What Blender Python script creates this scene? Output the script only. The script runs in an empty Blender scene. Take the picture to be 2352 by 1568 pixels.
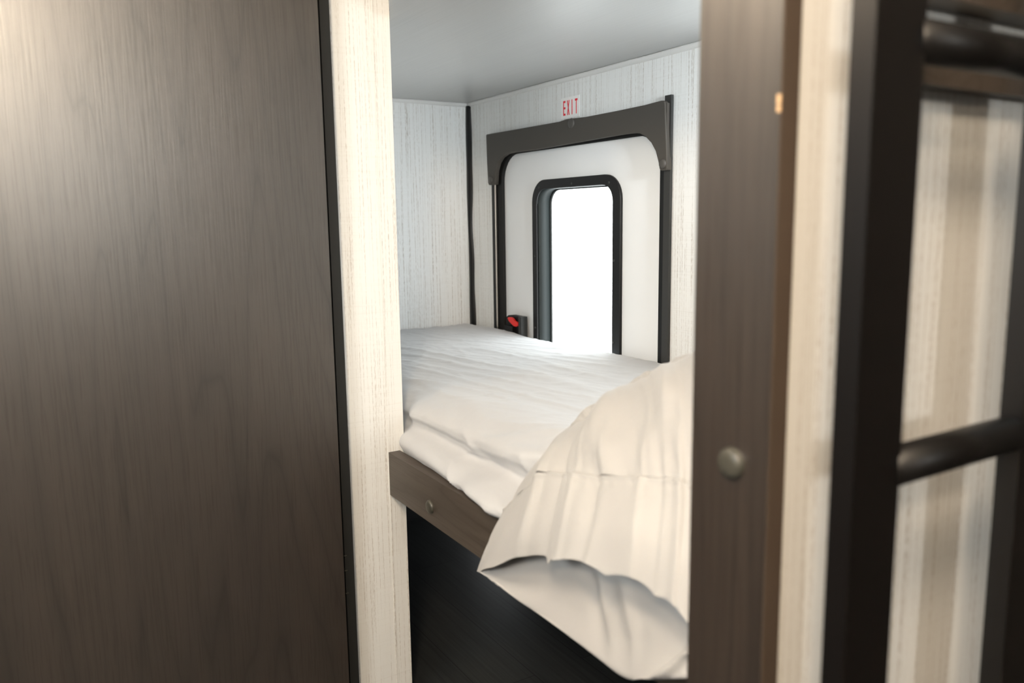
import bpy, bmesh, math, random
from mathutils import Vector, noise
random.seed(4)
sc = bpy.context.scene
COL = sc.collection

# ------------------------------------------------------------------ camera
H = 1.175                      # camera height above the floor
F_PX, YAW, PITCH, ROLL = 1860.0, 0.55, 0.14956, -0.0135
fwd = Vector((-math.cos(YAW)*math.cos(PITCH), math.sin(YAW)*math.cos(PITCH), -math.sin(PITCH)))
rt = fwd.cross(Vector((0, 0, 1))).normalized(); up = rt.cross(fwd)
c_, s_ = math.cos(ROLL), math.sin(ROLL)
RT = c_*rt + s_*up; UP = -s_*rt + c_*up
cam_d = bpy.data.cameras.new('camera'); cam = bpy.data.objects.new('camera', cam_d); COL.objects.link(cam)
from mathutils import Matrix
cam.matrix_world = Matrix(((RT.x, UP.x, -fwd.x, 0), (RT.y, UP.y, -fwd.y, 0), (RT.z, UP.z, -fwd.z, H), (0, 0, 0, 1)))
cam_d.sensor_width = 36; cam_d.lens = F_PX/2352*36; cam_d.clip_start = 0.02
cam_d.dof.use_dof = True; cam_d.dof.focus_distance = 2.15; cam_d.dof.aperture_fstop = 3.0
sc.camera = cam

# ------------------------------------------------------------------ view, world, light
sc.view_settings.view_transform = 'Standard'; sc.view_settings.look = 'None'
sc.view_settings.gamma = 1; sc.view_settings.exposure = 0.0; sc.view_settings.use_curve_mapping = False
sc.cycles.use_denoising = True
sc.cycles.max_bounces = 10; sc.cycles.diffuse_bounces = 6
world = bpy.data.worlds.new('world'); sc.world = world; world.use_nodes = True
bg = world.node_tree.nodes['Background']; bg.inputs[0].default_value = (0.93, 0.97, 1.0, 1); bg.inputs[1].default_value = 8.0

def area(name, loc, direction, sx, sy, power, col, spread=180, vis=True):
    l = bpy.data.lights.new(name, 'AREA'); l.shape = 'RECTANGLE'; l.size = sx; l.size_y = sy
    l.energy = power; l.color = col; l.spread = math.radians(spread)
    o = bpy.data.objects.new(name, l); COL.objects.link(o)
    o.location = loc; o.rotation_euler = Vector(direction).to_track_quat('-Z', 'Y').to_euler()
    return o
WARM = (1.0, 0.81, 0.60); DAY = (0.86, 0.94, 1.0)
# unseen ceiling lamps added to light the corridor (their fixtures are built below)
LAMPS = ((-1.42, -0.55, 32), (0.75, -0.74, 98), (0.10, -0.24, 84))
for lx_, ly_, lp_ in LAMPS:
    l_ = bpy.data.lights.new('added_ceiling_light', 'POINT'); l_.energy = lp_; l_.color = WARM; l_.shadow_soft_size = 0.12
    o_ = bpy.data.objects.new('added_ceiling_light', l_); COL.objects.link(o_); o_.location = (lx_, ly_, 1.965)

# unseen fill lamp added on the ladder partition to brighten the bunk walls
rl = area('bunk_fill_light', (-0.600, 1.30, H+0.27), (-1, 0.14, 0.03), 0.14, 0.05, 2.9, (0.90, 0.96, 1.0), spread=62)
# sky sampling portals at the door window and the added bunk window
def portal(loc, direction, sx, sy):
    o = area('window_portal', loc, direction, sx, sy, 1, (1, 1, 1)); o.data.cycles.is_portal = True
area('added_daylight', (2.70, 0.20, 1.64), (-1, 0, 0), 0.34, 0.30, 30, (1.0, 0.99, 0.97))  # fill light outside the added rear window
area('added_daylight', (-0.45, -1.16, 1.45), (0, 1, 0), 0.86, 0.56, 22, (0.97, 0.99, 1.0))  # fill light outside the added corridor window
portal((-2.13, 1.63, 0.95), (0, -1, 0), 0.42, 0.74)
portal((-1.14, 1.63, 1.18), (0, -1, 0), 0.56, 0.58)

# ------------------------------------------------------------------ helpers
def P(x, y, ax, v):
    """point on the plane axis=v (z measured from the lens height) that the photo shows at pixel x,y"""
    d = RT*((x-1176)/F_PX) - UP*((y-784)/F_PX) + fwd
    d = d*(v/d[ax]); return Vector((d.x, d.y, d.z+H))

def mat(name, col, rough=0.5, spec=0.5, metal=0.0, sheen=0.0, emit=None):
    m = bpy.data.materials.new(name); m.use_nodes = True
    b = m.node_tree.nodes['Principled BSDF']
    b.inputs['Base Color'].default_value = (*col, 1); b.inputs['Roughness'].default_value = rough
    b.inputs['Specular IOR Level'].default_value = spec; b.inputs['Metallic'].default_value = metal
    b.inputs['Sheen Weight'].default_value = sheen
    if emit: b.inputs['Emission Color'].default_value = (*emit[0], 1); b.inputs['Emission Strength'].default_value = emit[1]
    return m
def nodes(m): return m.node_tree.nodes, m.node_tree.links, m.node_tree.nodes['Principled BSDF']
def N(nt, t, **kw):
    n = nt.new(t)
    for k, v in kw.items():
        if hasattr(n, k): setattr(n, k, v)
        else: n.inputs[k.replace('_', ' ')].default_value = v
    return n
def coords(nt, lk, scale, rot=(0, 0, 0)):
    tc = nt.new('ShaderNodeTexCoord'); mp = nt.new('ShaderNodeMapping')
    mp.inputs['Scale'].default_value = scale; mp.inputs['Rotation'].default_value = rot
    lk.new(tc.outputs['Object'], mp.inputs['Vector']); return mp.outputs[0]
def noise_tex(nt, lk, vec, scale, detail=3, rough=0.5, dist=0.0):
    n = N(nt, 'ShaderNodeTexNoise'); n.inputs['Scale'].default_value = scale; n.inputs['Detail'].default_value = detail
    n.inputs['Roughness'].default_value = rough; n.inputs['Distortion'].default_value = dist
    lk.new(vec, n.inputs['Vector']); return n.outputs['Fac']
def ramp(nt, lk, fac, stops):
    r = nt.new('ShaderNodeValToRGB'); e = r.color_ramp.elements
    while len(e) < len(stops): e.new(0.5)
    for i, (p, c) in enumerate(stops): e[i].position = p; e[i].color = (*c, 1) if len(c) == 3 else c
    lk.new(fac, r.inputs[0]); return r.outputs[0]
def mix(nt, lk, kind, fac, a, b):
    m = nt.new('ShaderNodeMix'); m.data_type = 'RGBA'; m.blend_type = kind
    if isinstance(fac, float): m.inputs[0].default_value = fac
    else: lk.new(fac, m.inputs[0])
    for i, v in ((6, a), (7, b)):
        if isinstance(v, tuple): m.inputs[i].default_value = (*v, 1)
        else: lk.new(v, m.inputs[i])
    return m.outputs[2]
def bump(nt, lk, b, h, strength, dist):
    n = nt.new('ShaderNodeBump'); n.inputs['Strength'].default_value = strength; n.inputs['Distance'].default_value = dist
    lk.new(h, n.inputs['Height']); lk.new(n.outputs[0], b.inputs['Normal'])

def wallpaper(name, base, thread, rough=0.45, k=1.0):
    """woven vinyl wall covering: fine vertical threads broken into dashes, a fainter weft"""
    m = mat(name, base, rough, 0.4); nt, lk, b = nodes(m)
    v1 = noise_tex(nt, lk, coords(nt, lk, (260, 260, 2.2)), 1.0, 2, 0.6)
    v2 = noise_tex(nt, lk, coords(nt, lk, (520, 520, 90)), 1.0, 2, 0.6)
    v3 = noise_tex(nt, lk, coords(nt, lk, (6, 6, 420)), 1.0, 2, 0.6)
    lines = ramp(nt, lk, v1, [(0.52, (0, 0, 0)), (0.66, (1, 1, 1))])
    dash = ramp(nt, lk, v2, [(0.38, (0, 0, 0)), (0.6, (1, 1, 1))])
    weft = ramp(nt, lk, v3, [(0.55, (0, 0, 0)), (0.75, (1, 1, 1))])
    f = mix(nt, lk, 'MULTIPLY', 1.0, lines, dash)
    f = mix(nt, lk, 'ADD', 0.16, f, weft)
    g = nt.new('ShaderNodeMath'); g.operation = 'MULTIPLY'; g.inputs[1].default_value = 0.62*k; lk.new(f, g.inputs[0])
    c = mix(nt, lk, 'MIX', g.outputs[0], base, thread)
    lk.new(c, b.inputs['Base Color']); bump(nt, lk, b, v2, 0.10, 0.0006)
    return m
def woodgrain(name, c1, c2, c3, axis='z', rough=0.42, spec=0.5, off=0.0):
    """printed wood laminate: long grain with cathedral arches and fine pores"""
    m = mat(name, c1, rough, spec); nt, lk, b = nodes(m)
    st = {'z': (1, 1, 0.075), 'x': (0.075, 1, 1)}[axis]
    base = coords(nt, lk, st)
    warp = noise_tex(nt, lk, base, 3.6, 2.6, 0.42, 0.25)
    fine = noise_tex(nt, lk, coords(nt, lk, tuple(s*0.45 if s < 1 else 1 for s in st)), 230.0, 4, 0.6)
    w = nt.new('ShaderNodeMath'); w.operation = 'MULTIPLY'; w.inputs[1].default_value = 26.0; lk.new(warp, w.inputs[0])
    fr = nt.new('ShaderNodeMath'); fr.operation = 'PINGPONG'; fr.inputs[1].default_value = 0.5; lk.new(w.outputs[0], fr.inputs[0])
    rings = ramp(nt, lk, fr.outputs[0], [(0.0, (0.8, 0.8, 0.8)), (0.05, (0.35, 0.35, 0.35)), (0.22, (0.1, 0.1, 0.1)), (0.5, (0, 0, 0))])
    broad = noise_tex(nt, lk, base, 14.0, 3, 0.6)
    col = mix(nt, lk, 'MIX', broad, c1, c2)
    k1 = nt.new('ShaderNodeMath'); k1.operation = 'MULTIPLY'; k1.inputs[1].default_value = 0.6; lk.new(rings, k1.inputs[0])
    col = mix(nt, lk, 'MIX', k1.outputs[0], col, c3)
    pores = ramp(nt, lk, fine, [(0.34, (1, 1, 1)), (0.52, (0, 0, 0))])
    k2 = nt.new('ShaderNodeMath'); k2.operation = 'MULTIPLY'; k2.inputs[1].default_value = 0.22; lk.new(pores, k2.inputs[0])
    col = mix(nt, lk, 'MIX', k2.outputs[0], col, c3)
    lk.new(col, b.inputs['Base Color'])
    # the printed grain is embossed: grooves are duller and scatter the sheen
    sp = nt.new('ShaderNodeMapRange'); sp.inputs['To Min'].default_value = spec; sp.inputs['To Max'].default_value = spec*0.75
    g3 = nt.new('ShaderNodeMath'); g3.operation = 'MAXIMUM'; lk.new(rings, g3.inputs[0]); lk.new(pores, g3.inputs[1]); lk.new(g3.outputs[0], sp.inputs['Value'])
    lk.new(sp.outputs[0], b.inputs['Specular IOR Level'])
    bump(nt, lk, b, fine, 0.24, 0.0012)
    b.inputs['Coat Weight'].default_value = 1.0 if axis == 'z' else 0.0; b.inputs['Coat Roughness'].default_value = 0.38
    return m
M = {}
M['paper'] = wallpaper('wallpaper', (0.74, 0.725, 0.69), (0.36, 0.29, 0.22))
M['paper_in'] = wallpaper('wallpaper_bunk', (0.735, 0.742, 0.735), (0.32, 0.27, 0.22), k=1.15)
M['wood'] = woodgrain('wood', (0.031, 0.0215, 0.015), (0.019, 0.0130, 0.009), (0.0045, 0.0032, 0.0024), rough=0.37, spec=1.0)
M['wood_x'] = woodgrain('wood_horizontal', (0.068, 0.054, 0.043), (0.050, 0.039, 0.030), (0.026, 0.020, 0.015), 'x', rough=0.5, spec=0.6)
M['cabinetry'] = mat('dark_cabinetry', (0.030, 0.024, 0.019), 0.5)
M['black'] = mat('black_plastic', (0.007, 0.007, 0.0075), 0.45, 0.25)
M['blackmatte'] = mat('black_rubber', (0.006, 0.006, 0.006), 0.7, 0.3)
M['charcoal'] = mat('charcoal_trim', (0.020, 0.020, 0.019), 0.5)
M['metal_black'] = mat('black_powder_coat', (0.003, 0.0024, 0.0022), 0.32, 0.5)
M['band'] = mat('lighter_brown_strip', (0.068, 0.050, 0.037), 0.5, 0.4)
M['edge'] = mat('black_edge_band', (0.012, 0.012, 0.011), 0.6, 0.25)
M['rung'] = mat('rung_black', (0.004, 0.0034, 0.003), 0.42, 0.25)
M['dooredge'] = mat('door_gelcoat', (0.74, 0.755, 0.77), 0.38, 0.4)
M['reveal'] = mat('window_reveal', (0.012, 0.016, 0.016), 0.55, 0.2)
M['vinyl'] = mat('valance_vinyl', (0.062, 0.056, 0.049), 0.55, 0.25)
M['cap'] = mat('screw_cap', (0.045, 0.043, 0.034), 0.38, 0.4)
M['capdark'] = mat('screw_cap_dark', (0.055, 0.050, 0.045), 0.5)
M['red'] = mat('red_plastic', (0.75, 0.018, 0.012), 0.35)
M['redink'] = mat('red_ink', (0.72, 0.02, 0.035), 0.5)
M['sticker'] = mat('sticker_white', (0.80, 0.80, 0.79), 0.4)
M['bead'] = mat('white_bead', (0.62, 0.62, 0.61), 0.3)
M['steel'] = mat('bright_metal', (0.72, 0.66, 0.6), 0.22, 0.5, 1.0)
M['bronze'] = mat('bronze_metal', (0.35, 0.16, 0.07), 0.3, 0.5, 1.0)
M['white'] = mat('white_paint', (0.82, 0.82, 0.80), 0.5)
M['lamp'] = mat('lamp_lens', (0.9, 0.85, 0.75), 0.5, emit=((1, 0.82, 0.6), 8.0))
g_ = mat('window_glass', (1, 1, 1), 0.0); nt, lk, b = nodes(g_); M['glass'] = g_
tr = nt.new('ShaderNodeBsdfTransparent'); tr.inputs[0].default_value = (0.96, 0.97, 0.96, 1); gl_ = nt.new('ShaderNodeBsdfGlossy'); gl_.inputs['Roughness'].default_value = 0.02
mxs = nt.new('ShaderNodeMixShader'); mxs.inputs[0].default_value = 0.06; lk.new(tr.outputs[0], mxs.inputs[1]); lk.new(gl_.outputs[0], mxs.inputs[2])
lk.new(mxs.outputs[0], nt['Material Output'].inputs[0])
# bunk ceiling panel, faint brushed streaks along its length
m = mat('ceiling_panel', (0.42, 0.425, 0.42), 0.36, 0.5); nt, lk, b = nodes(m)
f1 = noise_tex(nt, lk, coords(nt, lk, (2.5, 330, 330)), 1.0, 3, 0.6)
f2 = noise_tex(nt, lk, coords(nt, lk, (2, 5, 5)), 1.0, 2, 0.5)
c = mix(nt, lk, 'MIX', ramp(nt, lk, f1, [(0.45, (0, 0, 0)), (0.75, (0.35, 0.35, 0.35))]), (0.42, 0.425, 0.42), (0.29, 0.29, 0.285))
lk.new(c, b.inputs['Base Color']); bump(nt, lk, b, f1, 0.12, 0.0006); M['panel'] = m
# floor planks along the length of the coach
m = mat('floor_plank', (0.03, 0.03, 0.03), 0.55, 0.25); nt, lk, b = nodes(m)
br = nt.new('ShaderNodeTexBrick'); br.inputs['Scale'].default_value = 1.0; br.inputs['Brick Width'].default_value = 1.2
br.inputs['Row Height'].default_value = 0.152; br.inputs['Mortar Size'].default_value = 0.0012; br.offset = 0.37
br.inputs['Color1'].default_value = (0.026, 0.028, 0.027, 1); br.inputs['Color2'].default_value = (0.017, 0.018, 0.0175, 1)
br.inputs['Mortar'].default_value = (0.002, 0.002, 0.002, 1)
lk.new(coords(nt, lk, (1, 1, 1)), br.inputs['Vector'])
g1 = noise_tex(nt, lk, coords(nt, lk, (3, 90, 90)), 1.0, 4, 0.6)
c = mix(nt, lk, 'MULTIPLY', 0.7, br.outputs['Color'], ramp(nt, lk, g1, [(0.3, (0.35, 0.35, 0.35)), (0.7, (1.3, 1.3, 1.3))]))
lk.new(c, b.inputs['Base Color']); bump(nt, lk, b, g1, 0.1, 0.001); M['floor'] = m
def cloth(name, col, sc_=900):
    m = mat(name, col, 0.75, 0.25, sheen=0.15); nt, lk, b = nodes(m)
    n1 = noise_tex(nt, lk, coords(nt, lk, (1, 1, 1)), 26, 4, 0.55, 0.6)
    n2 = noise_tex(nt, lk, coords(nt, lk, (1, 1, 1)), sc_, 2, 0.5)
    a = nt.new('ShaderNodeMath'); a.operation = 'MULTIPLY_ADD'; a.inputs[1].default_value = 0.05
    lk.new(n2, a.inputs[0]); lk.new(n1, a.inputs[2])
    bump(nt, lk, b, a.outputs[0], 0.22, 0.004); return m
M['sheet'] = cloth('sheet_cotton', (0.47, 0.476, 0.49)); M['case'] = cloth('pillowcase_cotton', (0.395, 0.385, 0.375))

def link(name, me, m, parent=None, smooth=False):
    o = bpy.data.objects.new(name, me); COL.objects.link(o)
    if m is not None: me.materials.append(m)
    if smooth:
        for p in me.polygons: p.use_smooth = True
    if parent is not None:
        o.parent = parent; o.matrix_parent_inverse = parent.matrix_world.inverted() if False else Matrix.Translation(-parent.location)
    return o
def obj(name, bm, m, parent=None, smooth=False, bev=0.0, seg=2):
    if bev: bmesh.ops.bevel(bm, geom=[e for e in bm.edges if e.is_manifold and e.calc_face_angle(0) > 0.6], offset=bev, segments=seg, affect='EDGES', profile=0.5)
    bmesh.ops.recalc_face_normals(bm, faces=bm.faces)
    me = bpy.data.meshes.new(name); bm.to_mesh(me); bm.free()
    return link(name, me, m, parent, smooth)
def box(bm, x0, x1, y0, y1, z0, z1):
    """axis-aligned box, z from the floor"""
    v = [bm.verts.new(p) for p in ((x0,y0,z0),(x1,y0,z0),(x1,y1,z0),(x0,y1,z0),(x0,y0,z1),(x1,y0,z1),(x1,y1,z1),(x0,y1,z1))]
    for f in ((0,3,2,1),(4,5,6,7),(0,1,5,4),(1,2,6,5),(2,3,7,6),(3,0,4,7)): bm.faces.new([v[i] for i in f])
def boxobj(name, x0, x1, y0, y1, z0, z1, m, parent=None, bev=0.0, seg=2):
    bm = bmesh.new(); box(bm, x0, x1, y0, y1, z0, z1); return obj(name, bm, m, parent, bev=bev, seg=seg)
def prism(name, pts, holes, y0, y1, m, parent=None, bev=0.0):
    """outline in the X-Z plane with holes, extruded in Y from y0 to y1"""
    cu = bpy.data.curves.new(name, 'CURVE'); cu.dimensions = '2D'; cu.fill_mode = 'BOTH'
    for loop in [pts]+holes:
        s = cu.splines.new('POLY'); s.points.add(len(loop)-1); s.use_cyclic_u = True
        for i, (x, z) in enumerate(loop): s.points[i].co = (x, z, 0, 1)
    cu.extrude = (y1-y0)/2; cu.bevel_depth = bev; cu.bevel_resolution = 2; cu.offset = -bev
    t = bpy.data.objects.new('t', cu); COL.objects.link(t)
    dg = bpy.context.evaluated_depsgraph_get(); dg.update()
    me = bpy.data.meshes.new_from_object(t.evaluated_get(dg)); bpy.data.objects.remove(t); bpy.data.curves.remove(cu)
    ym = (y0+y1)/2
    for v in me.vertices:
        x, z, q = v.co; v.co = (x, ym-q, z)
    me.name = name
    me.materials.clear()
    o = link(name, me, m, parent)
    bmf = bmesh.new(); bmf.from_mesh(me); bmesh.ops.remove_doubles(bmf, verts=bmf.verts, dist=1e-5)
    bmesh.ops.recalc_face_normals(bmf, faces=bmf.faces); bmf.to_mesh(me); bmf.free()
    return o
def rrect(x0, x1, z0, z1, r, n=8, rb=None):
    rb = r if rb is None else rb; out = []
    for cx, cz, a0, q in ((x1, z1, 0, r), (x0, z1, 90, r), (x0, z0, 180, rb), (x1, z0, 270, rb)):
        sx = -1 if cx == x1 else 1; sz = -1 if cz == z1 else 1
        for i in range(n+1):
            a = math.radians(a0+90*i/n); out.append((cx+sx*q+q*math.cos(a), cz+sz*q+q*math.sin(a)))
    return out
def dome(name, c, axis, r, h, m, parent, seg=24, flat=0.35):
    """round cap: flat-topped dome standing h proud of the face, axis = outward direction"""
    bm = bmesh.new(); prof = [(1.0, -0.3), (1.0, 0.0), (0.97, 0.45), (0.85, 0.75), (0.62, 0.93), (flat, 1.0)]
    a = Vector(axis); u = a.orthogonal().normalized(); w = a.cross(u)
    rings = []
    for rr, hh in prof:
        rings.append([bm.verts.new(Vector(c)+a*(hh*h)+(u*math.cos(t)+w*math.sin(t))*rr*r) for t in [2*math.pi*i/seg for i in range(seg)]])
    for k in range(len(rings)-1):
        for i in range(seg): bm.faces.new((rings[k][i], rings[k][(i+1) % seg], rings[k+1][(i+1) % seg], rings[k+1][i]))
    bm.faces.new(rings[-1]); bm.faces.new(rings[0][::-1])
    return obj(name, bm, m, parent, smooth=True)
def tube(bm, a, b, r, seg=24):
    a, b = Vector(a), Vector(b); d = (b-a).normalized(); u = d.orthogonal().normalized(); w = d.cross(u)
    R = [[bm.verts.new(p+(u*math.cos(t)+w*math.sin(t))*r) for t in [2*math.pi*i/seg for i in range(seg)]] for p in (a, b)]
    for i in range(seg): bm.faces.new((R[0][i], R[0][(i+1) % seg], R[1][(i+1) % seg], R[1][i]))
    bm.faces.new(R[0][::-1]); bm.faces.new(R[1])
def empty(name, loc):
    o = bpy.data.objects.new(name, None); COL.objects.link(o); o.location = loc; return o
def tag(o, label, cat, group=None):
    o['label'] = label; o['category'] = cat
    if group: o['group'] = group
    return o
def struct(o, label=None):
    o['kind'] = 'structure'
    if label: o['label'] = label
    return o
def Z(z): return z+H

# ------------------------------------------------------------------ the setting
XC, YW = -2.83, 1.55           # end wall and outer wall of the bunk
XL = -1.7425                   # face of the partition left of the opening
ZC = Z(0.443)                  # panel over the bunk
XR = -0.521                    # face of the partition that carries the ladder
struct(boxobj('floor', -2.95, 2.7, -1.1, 1.65, -0.05, 0.0, M['floor']), 'dark grey plank floor')
struct(boxobj('ceiling', -2.95, 2.7, -1.1, 1.65, 2.06, 2.10, M['white']), 'white ceiling of the coach')
struct(boxobj('wall_left', XL-0.05, XL, -1.1, 0.7608, 0, 2.06, M['paper'], bev=0.0015), 'cream woven-paper partition left of the bunk opening')
struct(boxobj('trim_1', XL-0.001, XL+0.0012, 0.7195, 0.7225, 0, 2.06, M['paper'], bev=0.0008), 'thin vertical seam in the wall paper')
struct(boxobj('wall_front', XC, XL-0.05, 0.68, 0.728, 0, 2.06, M['paper']), 'partition in front of the foot of the bunk')
struct(boxobj('wall_end', XC-0.05, XC, 0.68, YW+0.05, Z(-0.60), 2.06, M['paper_in']), 'pale woven-paper wall at the far end of the bunk')
struct(boxobj('wall_storage', XC-0.06, XC-0.002, 0.70, YW+0.05, 0, Z(-0.60), M['blackmatte']), 'black panel closing the space under the bunk')
bm = bmesh.new()
for y0_, y1_, z0_, z1_ in ((-1.1, 0.0, 0, 2.06), (0.40, 1.6, 0, 2.06), (0.0, 0.40, 0, 1.47), (0.0, 0.40, 1.81, 2.06)): box(bm, 2.6, 2.65, y0_, y1_, z0_, z1_)
struct(obj('wall_back', bm, M['cabinetry']), 'wall behind the camera with a small added window')
w3 = struct(empty('added_window_2', (2.62, 0.20, 1.47)), 'small unseen window added behind the camera for light')  # added opening whose light makes the highlight on the wood panel
boxobj('window_pane', 2.615, 2.62, 0.0, 0.40, 1.47, 1.81, M['glass'], w3)
struct(boxobj('wall_corner', XR+0.9, XR+0.95, 1.15, YW+0.05, 0, 2.06, M['cabinetry']), 'return wall beside the ladder alcove')
bm = bmesh.new()
for x0_, x1_, z0_, z1_ in ((-1.75, -0.90, 0, 2.06), (0.0, 2.65, 0, 2.06), (-0.90, 0.0, 0, 1.16), (-0.90, 0.0, 1.74, 2.06)): box(bm, x0_, x1_, -1.1, -1.05, z0_, z1_)
struct(obj('wall_side', bm, M['cabinetry']), 'dark corridor wall with an added window beside the camera')
w4 = struct(empty('added_window_3', (-0.45, -1.07, 1.16)), 'unseen window added in the corridor wall for fill light')  # added opening, source of the cross light into the bunk
boxobj('window_pane', -0.90, 0.0, -1.08, -1.075, 1.16, 1.74, M['glass'], w4)
struct(boxobj('wall_near', XR+0.9, 2.65, 1.15, 1.2, 0, 2.06, M['cabinetry']), 'wall beside the ladder alcove')
struct(boxobj('wall_right', XR-0.045, XR, 0.635, YW, 0, Z(0.20), M['paper'], bev=0.0015), 'cream woven-paper partition behind the ladder')

struct(boxobj('added_dark_panel', XR, XR+0.9, YW-0.06, YW-0.002, 0, 2.06, M['cabinetry']), 'unseen dark panel added at the back of the ladder alcove')  # added to keep the bright outer wall out of the ladder's reflections
# outer wall with the opening of the exit door
DX0, DX1, DZ0, DZ1 = -2.648, -1.682, Z(-0.70), Z(0.27)
outer = [(XC-0.05, 0), (XR+0.9, 0), (XR+0.9, 2.06), (XC-0.05, 2.06)]
hole = rrect(DX0+0.03, DX1-0.03, DZ0, DZ1-0.02, 0.10)
hole3 = rrect(-2.78, -2.46, 0.07, 0.21, 0.03)
hole2 = rrect(-1.42, -0.86, Z(-0.28), Z(0.30), 0.05)
struct(prism('wall_outer', outer, [hole, hole2, hole3], YW, YW+0.05, M['paper_in']), 'pale woven-paper outer wall with the exit door')
d2 = struct(empty('added_light_hatch', (-2.35, YW, 0.07)), 'added opening low in the outer wall, lets daylight under the bunk')  # unseen opening added to light the floor under the bunk
prism('door_frame', rrect(-2.81, -2.43, 0.04, 0.24, 0.04), [rrect(-2.77, -2.47, 0.08, 0.20, 0.03)], YW-0.01, YW+0.02, M['black'], d2)
# unseen second bunk window, added to bring in more daylight
w2 = empty('added_window_1', (-1.14, YW, Z(-0.28))); struct(w2, 'added second bunk window hidden behind the corner post')
prism('window_frame', rrect(-1.44, -0.84, Z(-0.30), Z(0.32), 0.06), [rrect(-1.41, -0.87, Z(-0.27), Z(0.29), 0.05)], YW-0.012, YW+0.02, M['black'], w2)
boxobj('window_pane', -1.42, -0.86, YW+0.03, YW+0.034, Z(-0.28), Z(0.30), M['glass'], w2)

# black bead in the corner of the two walls, wavy like a rubber cord
bm = bmesh.new(); n = 60; rows = []
for i in range(n+1):
    t = i/n; z = Z(-0.44)+t*(0.872)
    w = 0.011+0.0025*math.sin(t*9+1)+0.0015*math.sin(t*23)
    xo = XC+0.006+0.003*math.sin(t*7)+0.0015*math.sin(t*17+2)
    rows.append([bm.verts.new(q) for q in ((xo-0.004, YW-0.001, z), (xo-0.003, YW-0.010-w*0.2, z), (xo+w*0.8, YW-0.012, z), (xo+w*1.6, YW-0.006, z), (xo+w*1.7, YW+0.001, z))])
for i in range(n):
    for k in range(4): bm.faces.new((rows[i][k], rows[i+1][k], rows[i+1][k+1], rows[i][k+1]))
bm.faces.new(rows[0]); bm.faces.new(rows[-1][::-1])
struct(obj('trim_2', bm, M['black'], smooth=True), 'wavy black cord in the corner of the bunk walls')

# white bead under the bunk ceiling along both walls
def bead(name, a, b, inward, lab):
    bm = bmesh.new(); a, b = Vector(a), Vector(b); inn = Vector(inward); dn = Vector((0, 0, -1)); s = 40
    prof = [(0, 0), (0.010, 0), (0.0115, 0.003), (0.010, 0.006), (0.006, 0.010), (0.003, 0.014), (0, 0.014)]
    rows = []
    for i in range(s+1):
        p = a.lerp(b, i/s)+dn*(0.0009*noise.noise(a.lerp(b, i/s)*9))
        rows.append([bm.verts.new(p+inn*u+dn*v) for u, v in prof])
    for i in range(s):
        for k in range(len(prof)-1): bm.faces.new((rows[i][k], rows[i][k+1], rows[i+1][k+1], rows[i+1][k]))
    struct(obj(name, bm, M['bead'], smooth=True), lab)
bead('trim_3', (XC, YW, ZC), (XR-0.045, YW, ZC), (0, -1, 0), 'white bead between ceiling panel and outer wall')
bead('trim_4', (XC, 0.76, ZC), (XC, YW, ZC), (1, 0, 0), 'white bead between ceiling panel and end wall')

# ------------------------------------------------------------------ upper bunk (its underside is the ceiling of the lower one)
ub = tag(empty('upper_bunk', (-1.7, 1.1, ZC)), 'pale grey streaked underside of the upper bunk, above the bed', 'bunk bed')
bm = bmesh.new()
outl = [(XC, 0.762), (XL+0.0015, 0.762), (-1.600, 0.698), (XR-0.046, 0.698), (XR-0.046, YW), (XC, YW)]
lo = [bm.verts.new((x, y, ZC)) for x, y in outl]; hi = [bm.verts.new((x, y, ZC+0.018)) for x, y in outl]
bm.faces.new(lo[::-1]); bm.faces.new(hi)
for i in range(6): bm.faces.new((lo[i], lo[(i+1) % 6], hi[(i+1) % 6], hi[i]))
obj('deck_panel', bm, M['panel'], ub)
boxobj('mattress_support', XC+0.02, XR-0.06, 0.80, YW-0.01, ZC+0.018, ZC+0.10, M['wood_x'], ub, bev=0.002)

# ------------------------------------------------------------------ tall cabinet at the left
cab = tag(empty('cabinet', (-1.72, -0.2, 0)), 'tall taupe wood-grain cabinet panel with black edge, left of the cream partition', 'cabinet')
boxobj('side_panel', -1.738, -1.700, -1.04, 0.5833, 0.0, 2.055, M['wood'], cab, bev=0.001)
boxobj('edge_strip', -1.738, -1.713, 0.5913, 0.6125, 0.0, 2.055, M['edge'], cab, bev=0.0015)
boxobj('seal', -1.738, -1.722, 0.5833, 0.5913, 0.0, 2.055, M['blackmatte'], cab)
for yy in (1276, 1310, 1362):
    q = P(793+(yy-1276)*0.055, yy, 0, -1.7125)
    boxobj('rivet', q.x-0.001, q.x+0.0005, q.y-0.0035, q.y+0.0035, q.z-0.001, q.z+0.001, M['cap'], cab)

# ------------------------------------------------------------------ lower bunk
bunk = tag(empty('lower_bunk', (-1.2, 0.75, 0)), 'lower bunk frame with taupe wood front board under the white mattress', 'bunk bed')
fb = boxobj('front_board', XL+0.0008, XR-0.046, 0.72, 0.749, Z(-0.6468), Z(-0.542), M['wood_x'], bunk, bev=0.0015)
q = P(989, 1163, 1, 0.72); dome('screw_cap', (q.x, 0.72, q.z), (0, -1, 0), 0.0152, 0.0075, M['cap'], fb)
boxobj('deck', XC+0.002, XR-0.046, 0.762, YW-0.002, Z(-0.60), Z(-0.575), M['wood_x'], bunk)

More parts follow.
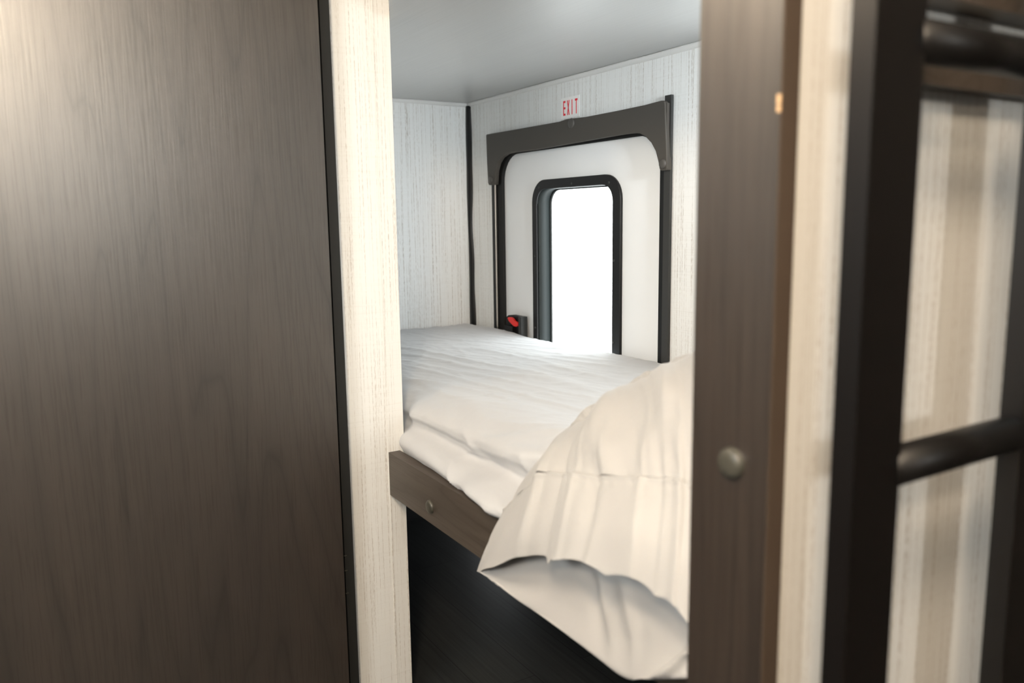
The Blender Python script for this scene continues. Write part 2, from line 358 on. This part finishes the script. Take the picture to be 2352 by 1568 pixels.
# ------------------------------------------------------------------ corner post (nearer than the front board)
S = 0.61/0.72
post = tag(empty('corner_post', (-0.57, 0.62, 0)), 'tall taupe wood post with a round screw cap, left of the ladder', 'post')
pb = boxobj('post_board', -0.7375*S, XR, 0.61, 0.635, 0, ZC+0.40, M['wood'], post, bev=0.0018, seg=3)
eb = boxobj('side_strip', XR-0.001, XR+0.0012, 0.6112, 0.6342, 0.0, ZC+0.399, M['band'], post, bev=0.0004)  # lighter brown strip laid over the side face of the post
eb['label'] = 'lighter brown strip on the side of the post'
q = P(1683, 1062, 1, 0.61); dome('screw_cap', (q.x, 0.61, q.z), (0, -1, 0), 0.0165, 0.009, M['cap'], post)
for yy, hh in ((226, 0.0045), (248, 0.003)):
    q = P(1800, yy, 1, 0.6105)
    boxobj('chip', XR-0.0035, XR+0.0005, 0.6096, 0.6135, q.z-hh, q.z+hh, mat('chipped_wood', (0.55, 0.36, 0.2), 0.6), post)

# trims of the ladder wall
k = S
def zr(px, py): return P(px, py, 0, XR).z
struct(boxobj('trim_5', XR-0.045, XR+0.022, 0.73, YW, zr(2096, 202), zr(2096, 150), M['wood_x'], bev=0.002), 'brown wood rail across the top of the ladder wall')
struct(boxobj('wall_upper', XR-0.045, XR-0.004, 0.66, YW, Z(0.20), 2.06, M['paper']), 'pale wall above the brown rail')
struct(boxobj('trim_6', XR-0.04, XR+0.03, 0.73, YW, zr(2096, 8), zr(2096, 8)+0.09, M['wood_x'], bev=0.002), 'upper brown wood rail above the ladder wall')

# ------------------------------------------------------------------ ladder
lad = tag(empty('bunk_ladder', (-0.43, 0.75, 0)), 'black metal bunk ladder with round rungs standing before the cream partition', 'ladder')
XF = -0.49*S
def stile(y0, y1):
    bm = bmesh.new(); box(bm, XF-0.0225, XF, y0, y1, 0.0, Z(0.82))
    return obj('stile', bm, M['metal_black'], lad, bev=0.0055, seg=4)
Y0 = 0.700*S-0.0; Y1 = 0.779*S
stile(Y0, Y1); stile(1.022*S, 1.10*S)
for kk in range(-2, 3):
    zc = Z(-0.268*S+kk*0.372)
    bm = bmesh.new(); tube(bm, (XF-0.012, Y1-0.003, zc), (XF-0.012, 1.022*S+0.003, zc), 0.0185, 32)
    obj('rung', bm, M['rung'], lad, smooth=True)
# ------------------------------------------------------------------ exit door
door = struct(empty('door_1', (-2.18, YW, DZ0)), 'white emergency exit door with a narrow window')
prism('door_frame', rrect(DX0, DX1, DZ0-0.02, DZ1, 0.11, rb=0.02), [rrect(DX0+0.030, DX1-0.043, DZ0+0.01, DZ1-0.030, 0.10, rb=0.02)], YW-0.006, YW+0.045, M['black'], door)
boxobj('frame_strip', -1.703, -1.6785, YW-0.012, YW-0.004, DZ0, Z(0.324), M['charcoal'], door)
boxobj('bright_strip', -2.622, -2.614, YW-0.009, YW-0.0055, DZ0, Z(0.17), M['steel'], door)
bq = rrect(DX0+0.024, DX0+0.30, Z(0.0), Z(0.235), 0.085)
prism('door_seal', rrect(DX0+0.028, DX1-0.040, DZ0+0.01, DZ1-0.028, 0.10, rb=0.02), [rrect(DX0+0.064, DX1-0.047, DZ0+0.03, DZ1-0.040, 0.095, rb=0.02)], YW-0.002, YW+0.02, M['blackmatte'], door)
WX0, WX1, WZ1 = -2.386, -1.907, Z(0.131)
prism('door_panel', rrect(DX0+0.045, DX1-0.040, DZ0+0.02, DZ1-0.034, 0.095, rb=0.02), [rrect(WX0+0.02, WX1-0.02, Z(-0.62), WZ1-0.02, 0.06)], YW+0.012, YW+0.045, M['dooredge'], door)
wf = prism('window_frame', rrect(WX0, WX1, Z(-0.64), WZ1, 0.075), [rrect(WX0+0.023, WX1-0.036, Z(-0.61), WZ1-0.030, 0.05)], YW+0.002, YW+0.012, M['black'], door)
prism('window_reveal', rrect(WX0+0.016, WX1-0.026, Z(-0.618), WZ1-0.022, 0.055), [rrect(WX0+0.023, WX1-0.036, Z(-0.61), WZ1-0.030, 0.05)], YW+0.008, YW+0.060, M['reveal'], door)
prism('outer_gasket', rrect(WX0+0.015, WX1-0.015, Z(-0.62), WZ1-0.02, 0.06), [rrect(WX0+0.026, WX1-0.040, Z(-0.604), WZ1-0.034, 0.048)], YW+0.060, YW+0.068, M['blackmatte'], door)
boxobj('window_pane', WX0+0.0165, WX1-0.022, YW+0.055, YW+0.059, Z(-0.615), WZ1-0.03, M['glass'], door)
for px, py in ((1238, 431), (1313, 421), (1399, 419), (1229, 588), (1229, 752), (1410, 598), (1408, 786)):
    q = P(px, py, 1, YW+0.002); dome('screw', (q.x, YW+0.0022, q.z), (0, -1, 0), 0.0042, 0.002, M['charcoal'], wf, seg=12)
# latch
def pbox(name, x0, x1, ytop, ya, yb, m, parent, z0=Z(-0.47), bev=0.003):
    a = P(x0, ytop, 1, ya); b2 = P(x1, ytop, 1, ya); return boxobj(name, a.x, b2.x, ya, yb, z0, a.z, m, parent, bev=bev)
L_ = [P(a, b_, 1, YW-0.010) for a, b_ in ((1162.5,768),(1162.5,731),(1164,726.5),(1168,723.5),(1174,723),(1197,728.5),(1199,731),(1199,775))]
lt = prism('latch', [(p.x, p.z) for p in L_], [], YW-0.010, YW+0.012, M['black'], door)
pbox('keeper', 1190.5, 1197, 727, YW-0.026, YW+0.0, M['charcoal'], lt)
pbox('keeper_flange', 1196, 1201.5, 738, YW-0.014, YW+0.0, M['charcoal'], lt)
pbox('latch_block', 1158, 1177, 746, YW-0.022, YW+0.0, M['black'], lt)
bm = bmesh.new()
A = [P(px, py, 1, YW-0.022) for px, py in ((1165.5, 730), (1168, 728.3), (1174, 728.5), (1178, 732), (1182, 737.5), (1187, 740), (1190, 744), (1189, 748), (1185, 750.3), (1180.5, 749), (1175, 744), (1169, 737.5))]
f0 = [bm.verts.new(p) for p in A]; f1 = [bm.verts.new(p+Vector((0, 0.007, 0))) for p in A]
bm.faces.new(f0); bm.faces.new(f1[::-1])
for i in range(12): bm.faces.new((f0[i], f1[i], f1[(i+1) % 12], f0[(i+1) % 12]))
lv = obj('lever', bm, M['red'], lt, bev=0.002, seg=2); lv['label'] = 'red release lever'

# valance over the door: band with two short legs and round inner corners
val = tag(empty('valance', (-2.2, YW, Z(0.13))), 'dark grey vinyl valance with round snaps above the exit door', 'valance')
V_PX = [(1117.5,310),(1119,308.5),(1180,298),(1240,287.5),(1285,279.5),(1302,273.5),(1318,271.5),(1345,268.5),(1420,254),(1480,241.5),(1519,231),(1526,231),(1529,236),(1531,300),(1534,388),(1531,391),(1519,392),
        (1516,388),(1513,370),(1507,347),(1497,328),(1484,314),(1470,306.5),(1456,305.5),(1430,308.5),(1330,326),(1230,343.5),(1178,350),(1163,354),(1152,362),(1144,375),(1139.5,392),(1137.5,424),(1124,425),(1122,420),(1119.5,370)]
loop = [(P(a, b_, 1, YW-0.022).x, P(a, b_, 1, YW-0.022).z) for a, b_ in V_PX]
vb = prism('valance_panel', loop, [], YW-0.022, YW-0.010, M['vinyl'], val, bev=0.003)
qa = P(1531, 236, 1, YW-0.022); boxobj('side_return', qa.x-0.004, qa.x+0.001, YW-0.021, YW-0.012, P(1534, 388, 1, YW-0.022).z, qa.z, M['vinyl'], val)
for px, py, r in ((1313, 283, 0.0155), (1523, 376, 0.0135), (1128, 413, 0.0125)):
    q = P(px, py, 1, YW-0.024); dome('snap', (q.x, YW-0.0245, q.z), (0, -1, 0), r, 0.006, M['capdark'], val)

# exit sticker
q0 = P(1291.5, 262, 1, YW-0.001); q1 = P(1328.5, 225, 1, YW-0.001)
sx0, sx1 = q0.x, q1.x; sz0, sz1 = Z(0.3205), Z(0.3785)
st = tag(empty('exit_sticker', ((sx0+sx1)/2, YW, sz0)), 'small white sticker with thin red letters EXIT above the valance', 'sticker')
boxobj('backing', sx0-0.006, sx1+0.006, YW-0.0012, YW-0.0002, sz0-0.004, sz1+0.002, M['sticker'], st)
lx = lambda t: sx0+0.004+(sx1-sx0-0.008)*t
z0, z1 = sz0+0.0055, sz1-0.007; zm = (z0+z1)/2; wv, wh = 0.0036, 0.0062
def letter(boxes=(), quads=()):
    bm = bmesh.new()
    for x0, x1, a, b_ in boxes: box(bm, x0, x1, YW-0.0018, YW-0.0012, a, b_)
    for q in quads:
        f = [bm.verts.new((x, YW-0.0018, z)) for x, z in q]; g = [bm.verts.new((x, YW-0.0012, z)) for x, z in q]
        bm.faces.new(f); bm.faces.new(g[::-1])
        for i in range(4): bm.faces.new((f[i], g[i], g[(i+1) % 4], f[(i+1) % 4]))
    obj('letter', bm, M['redink'], st)
W = (sx1-sx0-0.008)
e0 = lx(0.03); ew = W*0.15
letter([(e0, e0+wv, z0, z1), (e0+wv, e0+ew, z1-wh, z1), (e0+wv, e0+ew, zm-wh/2, zm+wh/2), (e0+wv, e0+ew, z0, z0+wh)])
x0 = lx(0.29); xw = W*0.17
letter(quads=[[(x0, z0), (x0+wv, z0), (x0+xw, z1), (x0+xw-wv, z1)], [(x0, z1), (x0+wv, z1), (x0+xw, z0), (x0+xw-wv, z0)]])
i0 = lx(0.61); letter([(i0, i0+wv, z0, z1)])
t0 = lx(0.83); tw = W*0.17
letter([(t0, t0+tw, z1-wh, z1), (t0+tw/2-wv/2, t0+tw/2+wv/2, z0, z1-wh)])

# ------------------------------------------------------------------ bedding
def fbm(p, o=4):
    s = 0; a = 1
    for i in range(o): s += a*noise.noise(p*(2**i)); a *= 0.5
    return s
def ridge(v): return 1-abs(v)*2
def sst(a, b_, x):
    t = max(0, min(1, (x-a)/(b_-a))); return t*t*(3-2*t)
def cr(p0, p1, p2, p3, t):
    return 0.5*((2*p1)+(-p0+p2)*t+(2*p0-5*p1+4*p2-p3)*t*t+(-p0+3*p1-3*p2+p3)*t**3)
def crv(P_, t):
    n = len(P_)-1; x = t*n; i = min(int(x), n-1); f = x-i
    g = lambda j: P_[max(0, min(n, j))]
    return cr(g(i-1), g(i), g(i+1), g(i+2), f)
mt = tag(empty('mattress', (-1.7, 1.15, Z(-0.575))), 'thin white bunk mattress under a wrinkled fitted sheet on the lower bunk', 'mattress')
boxobj('mattress_core', XC+0.03, XR-0.07, 0.835, YW-0.03, Z(-0.574), Z(-0.455), M['white'], mt, bev=0.02)
NX, NT = 340, 170
bm = bmesh.new(); grid = []
for i in range(NX+1):
    X = XC+0.006+(XR-0.055-XC)*(i/NX); row = []
    b_ = sst(-1.80, -1.35, X)
    top_z = -0.411
    prof = [Vector((0, 0.800, -0.572)), Vector((0, 0.766-0.012*b_, -0.556)), Vector((0, 0.757-0.030*b_, -0.538)), Vector((0, 0.751-0.032*b_, -0.522)), Vector((0, 0.757-0.020*b_, -0.506)),
            Vector((0, 0.780+0.008*b_, -0.490)), Vector((0, 0.782+0.008*b_, -0.474)), Vector((0, 0.777+0.008*b_, -0.456)), Vector((0, 0.797, -0.436)), Vector((0, 0.87, top_z-0.005))]
    for j in range(NT+1):
        t = j/NT
        if t < 0.42: p = crv(prof, t/0.42)
        elif t < 0.97:
            u = (t-0.42)/0.55; p = Vector((0, 0.87+(YW-0.028-0.87)*u, top_z-0.005*(1-u)))
        else:
            u = (t-0.97)/0.03; p = Vector((0, YW-0.028+0.02*math.sin(u*1.57), top_z-0.10*(1-math.cos(u*1.57))))
        p = p.copy(); p.x = X
        # puddled cloth: long shallow wrinkles that fan out towards the pillow
        w = sst(0.08, 0.42, t)
        ang = Vector((X*0.97+p.y*0.25, p.y*0.97-X*0.25, 0))
        a1 = ridge(noise.noise(Vector((ang.x*2.2, ang.y*13+0.7*noise.noise(Vector((X*3, p.y*3, 5))), 1.7))))
        a2 = ridge(noise.noise(Vector((ang.x*7+3, ang.y*34, 4.1))))
        crease = ridge(noise.noise(Vector((X*9+p.y*6, p.y*10-X*5, 8.2))))
        z = 0.0055*max(0, a1)**2*(1-sst(1.15, 1.5, p.y)*0.6)+0.0016*max(0, a2)**3+0.0022*max(0, crease)**8
        z += 0.006*noise.noise(Vector((X*2.5, p.y*3, 0.3)))
        back = sst(0.9, 0.2, 0)  # keeps the far edge quiet
        p.z += z*w
        if t > 0.4: p.z += 0.008*math.exp(-((X+2.55)/0.16)**2)*sst(1.2, 1.5, p.y)
        # side drape: diagonal folds and a soft roll above the board
        s = (1-sst(0.30, 0.46, t))*sst(0.02, 0.12, t)
        p.z += s*b_*(0.016*noise.noise(Vector((X*3.1, 0.7, 4.4)))+0.010*noise.noise(Vector((X*8, 2.7, 1.4))))*sst(0.08, 0.2, t)
        p.y -= s*0.020*b_*max(0, noise.noise(Vector((X*4.3+5, 6.1, p.z*6))))
        d1 = noise.noise(Vector((X*3.2+p.z*4.0, p.z*16-X*2.6, 2.2)))
        d2 = ridge(noise.noise(Vector((X*6+1.3, p.z*20+X*7, 6.6))))
        p.y -= s*(0.012*d1+0.008*max(0, d2)**3)*b_ + s*0.004*d1
        p.z += s*0.008*noise.noise(Vector((X*5, 3.3, p.z*9)))*b_
        p.z += (1-sst(0.30, 0.7, t))*sst(0.2, 0.4, t)*0.018*noise.noise(Vector((X*3.4+0.5, p.y*6, 7)))
        if p.y < 0.751 and p.z < -0.5405: p.z = -0.5405
        p.y += 0.012*(1-sst(-1.775, -1.735, X))*(1-sst(0.35, 0.45, t))
        row.append(bm.verts.new((p.x, p.y, p.z+H)))
    grid.append(row)
for i in range(NX):
    for j in range(NT): bm.faces.new((grid[i][j], grid[i][j+1], grid[i+1][j+1], grid[i+1][j]))
sh = obj('fitted_sheet', bm, M['sheet'], mt, smooth=True)

# pillow: its case lies with the open end hanging over the front board
pil = tag(empty('pillow', (-0.85, 0.95, Z(-0.41))), 'plump pillow in a cream white pillowcase hanging over the front board', 'pillow')
def net(ctrl, nu, nv):
    """ctrl: rows of points -> dense grid by Catmull-Rom both ways"""
    R = []
    for r in ctrl: R.append([crv(r, i/nu) for i in range(nu+1)])
    return [[crv([R[k][i] for k in range(len(R))], j/nv) for i in range(nu+1)] for j in range(nv+1)]
def cloth_mesh(name, g, disp, m, parent, thick=0.0012):
    nv, nu = len(g), len(g[0]); out = []
    for j in range(nv):
        row = []
        for i in range(nu):
            du = g[j][min(i+1, nu-1)]-g[j][max(i-1, 0)]; dv = g[min(j+1, nv-1)][i]-g[max(j-1, 0)][i]
            n = du.cross(dv)
            n = n.normalized() if n.length > 1e-12 else Vector((0, -1, 0))
            if n.dot(Vector((-0.6, 0.7, -0.1))) > 0 : n = -n
            row.append(g[j][i]+n*disp(i/(nu-1), j/(nv-1), g[j][i]))
        out.append(row)
    bm = bmesh.new(); V_ = [[bm.verts.new(p) for p in r] for r in out]
    for j in range(nv-1):
        for i in range(nu-1): bm.faces.new((V_[j][i], V_[j][i+1], V_[j+1][i+1], V_[j+1][i]))
    o = obj(name, bm, m, parent, smooth=True)
    md = o.modifiers.new('thickness', 'SOLIDIFY'); md.thickness = thick; md.offset = 0
    return o
def row(pts): return [P(x, y, 1, Y) for x, y, Y in pts]
hem = row([(1105,1311,0.664),(1212,1281,0.644),(1290,1284,0.633),(1370,1307,0.631),(1450,1333,0.631),(1520,1372,0.634),(1582,1424,0.641),(1650,1475,0.654)])
h1 = row([(1127,1240,0.676),(1222,1208,0.657),(1298,1195,0.648),(1378,1203,0.646),(1455,1217,0.646),(1525,1240,0.649),(1588,1275,0.655),(1650,1310,0.665)])
seam = row([(1166,1165,.705),(1248,1090,.694),(1318,1086,.690),(1390,1092,.688),(1464,1095,.688),(1530,1098,.690),(1592,1112,.694),(1650,1130,.70)])
r3 = row([(1222,1085,.755),(1283,1008,.742),(1345,1003,.735),(1410,993,.732),(1475,983,.732),(1535,978,.735),(1597,978,.738),(1650,980,.742)])
r4 = row([(1262,1033,.815),(1322,968,.806),(1383,925,.800),(1442,902,.797),(1497,886,.797),(1547,876,.798),(1600,870,.80),(1650,868,.802)])
r5 = row([(1300,1003,.880),(1360,955,.880),(1420,906,.882),(1472,868,.885),(1515,844,.888),(1556,825,.890),(1600,808,.89),(1650,796,.89)])
def off(r, dx, dy, dz, zmin=None):
    out = []
    for p in r:
        q = p+Vector((dx, dy, dz))
        if zmin is not None: q.z = max(q.z, zmin)
        out.append(q)
    return out
zmat = Z(-0.408)
r6 = [p+Vector((0, 0.10, (zmat-p.z)*0.08+0.002)) for p in r5]
r7 = [p+Vector((0.0, 0.24, (zmat-p.z)*0.32)) for p in r5]
r8 = [Vector((p.x, p.y+0.36, zmat+(p.z-zmat)*0.25)) for p in r5]
r9 = [Vector((p.x, p.y+0.39, zmat-0.004)) for p in r5]
def wrap(rows):
    """tuck the left edge of every row down and back"""
    out = []
    for r in rows:
        p = r[0]; a = p+Vector((-0.004, 0.012, -0.010)); b2 = p+Vector((0.012, 0.040, -0.022))
        out.append([b2, a]+r)
    return out
body = wrap([seam, r3, r4, r5, r6, r7, r8, r9])
gb = net(body, 150, 120)
band = wrap([hem, h1, seam])
gn = net(band, 150, 60)
for j, r_ in enumerate(gn):
    v_ = j/(len(gn)-1)
    for i, p_ in enumerate(r_):
        u_ = i/(len(r_)-1); k_ = (1-v_)**4
        arch = abs(math.sin(math.pi*(u_*6.2+0.35)))
        r_[i] = p_+Vector((0, -0.004*(1-arch)*k_, (0.0075*arch-0.003)*k_*sst(0.2, 0.3, u_)-0.012*k_*math.exp(-((u_-0.395)/0.012)**2)))
def pleat(u, seedv):
    s = 0
    for c0, w0, a0 in ((0.20, 0.014, 0.4), (0.335, 0.018, 1.5), (0.40, 0.02, -1.0), (0.455, 0.014, 0.7), (0.53, 0.026, -0.9), (0.69, 0.018, 0.5), (0.76, 0.03, -0.5), (0.85, 0.022, 0.9), (0.93, 0.02, -0.6)):
        d = (u-c0)/w0; s += a0*(math.exp(-(d*(2.6 if d > 0 else 0.75))**2))
    return s
def dbody(u, v, p):
    fade = math.exp(-v*5.5)
    skew = u+0.10*v
    s = 0.0075*pleat(skew, 1)*fade
    fold = math.sin(26*(u+0.25*v)+1.8*noise.noise(Vector((u*5, v*4, 2))))
    s += 0.0115*fold*math.exp(-((v-0.22)/0.20)**2)*(0.55+0.8*noise.noise(Vector((u*3, v*2, 9))))
    s += 0.010*noise.noise(Vector((u*5+v*2, v*5, 4)))*sst(0.0, 0.12, v)*(1-sst(.75, 1, v))
    s += 0.003*noise.noise(Vector((u*24+v*9, v*9, 6)))*(1-sst(.7, 1, v))
    return s
def dband(u, v, p):
    top_ = sst(0.25, 1.0, v)
    s = 0.0075*pleat(u+0.02*(1-v), 1)*(0.6+0.4*top_)
    s += 0.0075*noise.noise(Vector((u*6.5, v*1.2, 3)))*(1-v)
    s += 0.0035*math.sin(31*u+4*noise.noise(Vector((u*3, v, 1))))*(1-v)
    # welt of the seam
    s += 0.0022*math.exp(-((v-0.97)/0.03)**2)
    s += 0.0016*noise.noise(Vector((u*60, v*6, 3)))*math.exp(-((v-0.95)/0.15)**2)
    return s
cloth_mesh('pillowcase', gb, dbody, M['case'], pil)
hb = cloth_mesh('hem_band', gn, dband, M['case'], pil)
# lower layer of the open end
lt0 = row([(1135,1262,0.700),(1212,1240,0.699),(1290,1245,0.699),(1370,1262,0.698),(1450,1290,0.698),(1520,1330,0.699),(1582,1380,0.701),(1650,1430,0.704)])
lt1 = row([(1116,1306,0.676),(1205,1300,0.684),(1287,1310,0.690),(1368,1335,0.693),(1452,1360,0.693),(1520,1400,0.693),(1582,1445,0.693),(1650,1490,0.696)])
lt2 = row([(1108,1312,0.670),(1185,1338,0.679),(1268,1370,0.688),(1358,1415,0.692),(1445,1462,0.692),(1510,1490,0.688),(1580,1505,0.688),(1650,1520,0.688)])
lt3 = row([(1105,1313,0.666),(1170,1363,0.672),(1252,1419,0.678),(1340,1483,0.681),(1430,1549,0.682),(1478,1557,0.678),(1580,1555,0.678),(1650,1555,0.678)])
lt4 = off(lt3, 0, 0.012, 0.010); lt5 = off(lt3, 0.0, 0.032, 0.040)
gl = net([lt0, lt1, lt2, lt3, lt4], 150, 70)
def dlow(u, v, p):
    s = 0.006*noise.noise(Vector((u*7+v*2, v*2.2, 7)))*sst(0.1, 0.4, v)*(1-sst(0.7, 0.8, v))
    s += 0.009*math.exp(-((u-0.42-0.16*v)/0.022)**2)*math.exp(-((v-0.35)/0.2)**2)
    s -= 0.009*math.exp(-((u-0.36-0.18*v)/0.03)**2)*math.exp(-((v-0.35)/0.22)**2)
    s += 0.009*math.exp(-((u-0.50-0.2*v)/0.03)**2)*math.exp(-((v-0.35)/0.2)**2)
    d = (u-0.955)+(v-0.28)*0.42
    s += 0.013*math.exp(-(d/0.026)**2)*sst(0.2, 0.3, v)*(1-sst(0.7, 0.76, v))
    s += 0.003*math.sin(60*u+12*v)*sst(0.8, 0.95, u)*sst(0.35, 0.5, v)*(1-sst(0.7, 0.75, v))
    return s
cloth_mesh('case_lining', gl, dlow, M['case'], pil)

# ------------------------------------------------------------------ added ceiling lamps of the corridor, out of view
for i, (x, y, pw) in enumerate(LAMPS):
    l = tag(empty('added_ceiling_lamp', (x, y, 2.06)), ['added ceiling lamp before the wood cabinet, out of view', 'added ceiling lamp behind the camera', 'added ceiling lamp above the camera'][i], 'lamp', 'added corridor lamps')
    dome('lamp_base', (x, y, 2.059), (0, 0, -1), 0.09, 0.018, M['white'], l)

rd = tag(empty('added_fill_lamp', (XR-0.06, 1.30, Z(0.27))), 'small added fill lamp on the bunk side of the ladder partition', 'lamp')
bm = bmesh.new(); box(bm, -0.598, XR-0.045, 1.22, 1.38, Z(0.23), Z(0.31)); obj('lamp_housing', bm, M['white'], rd, bev=0.006)
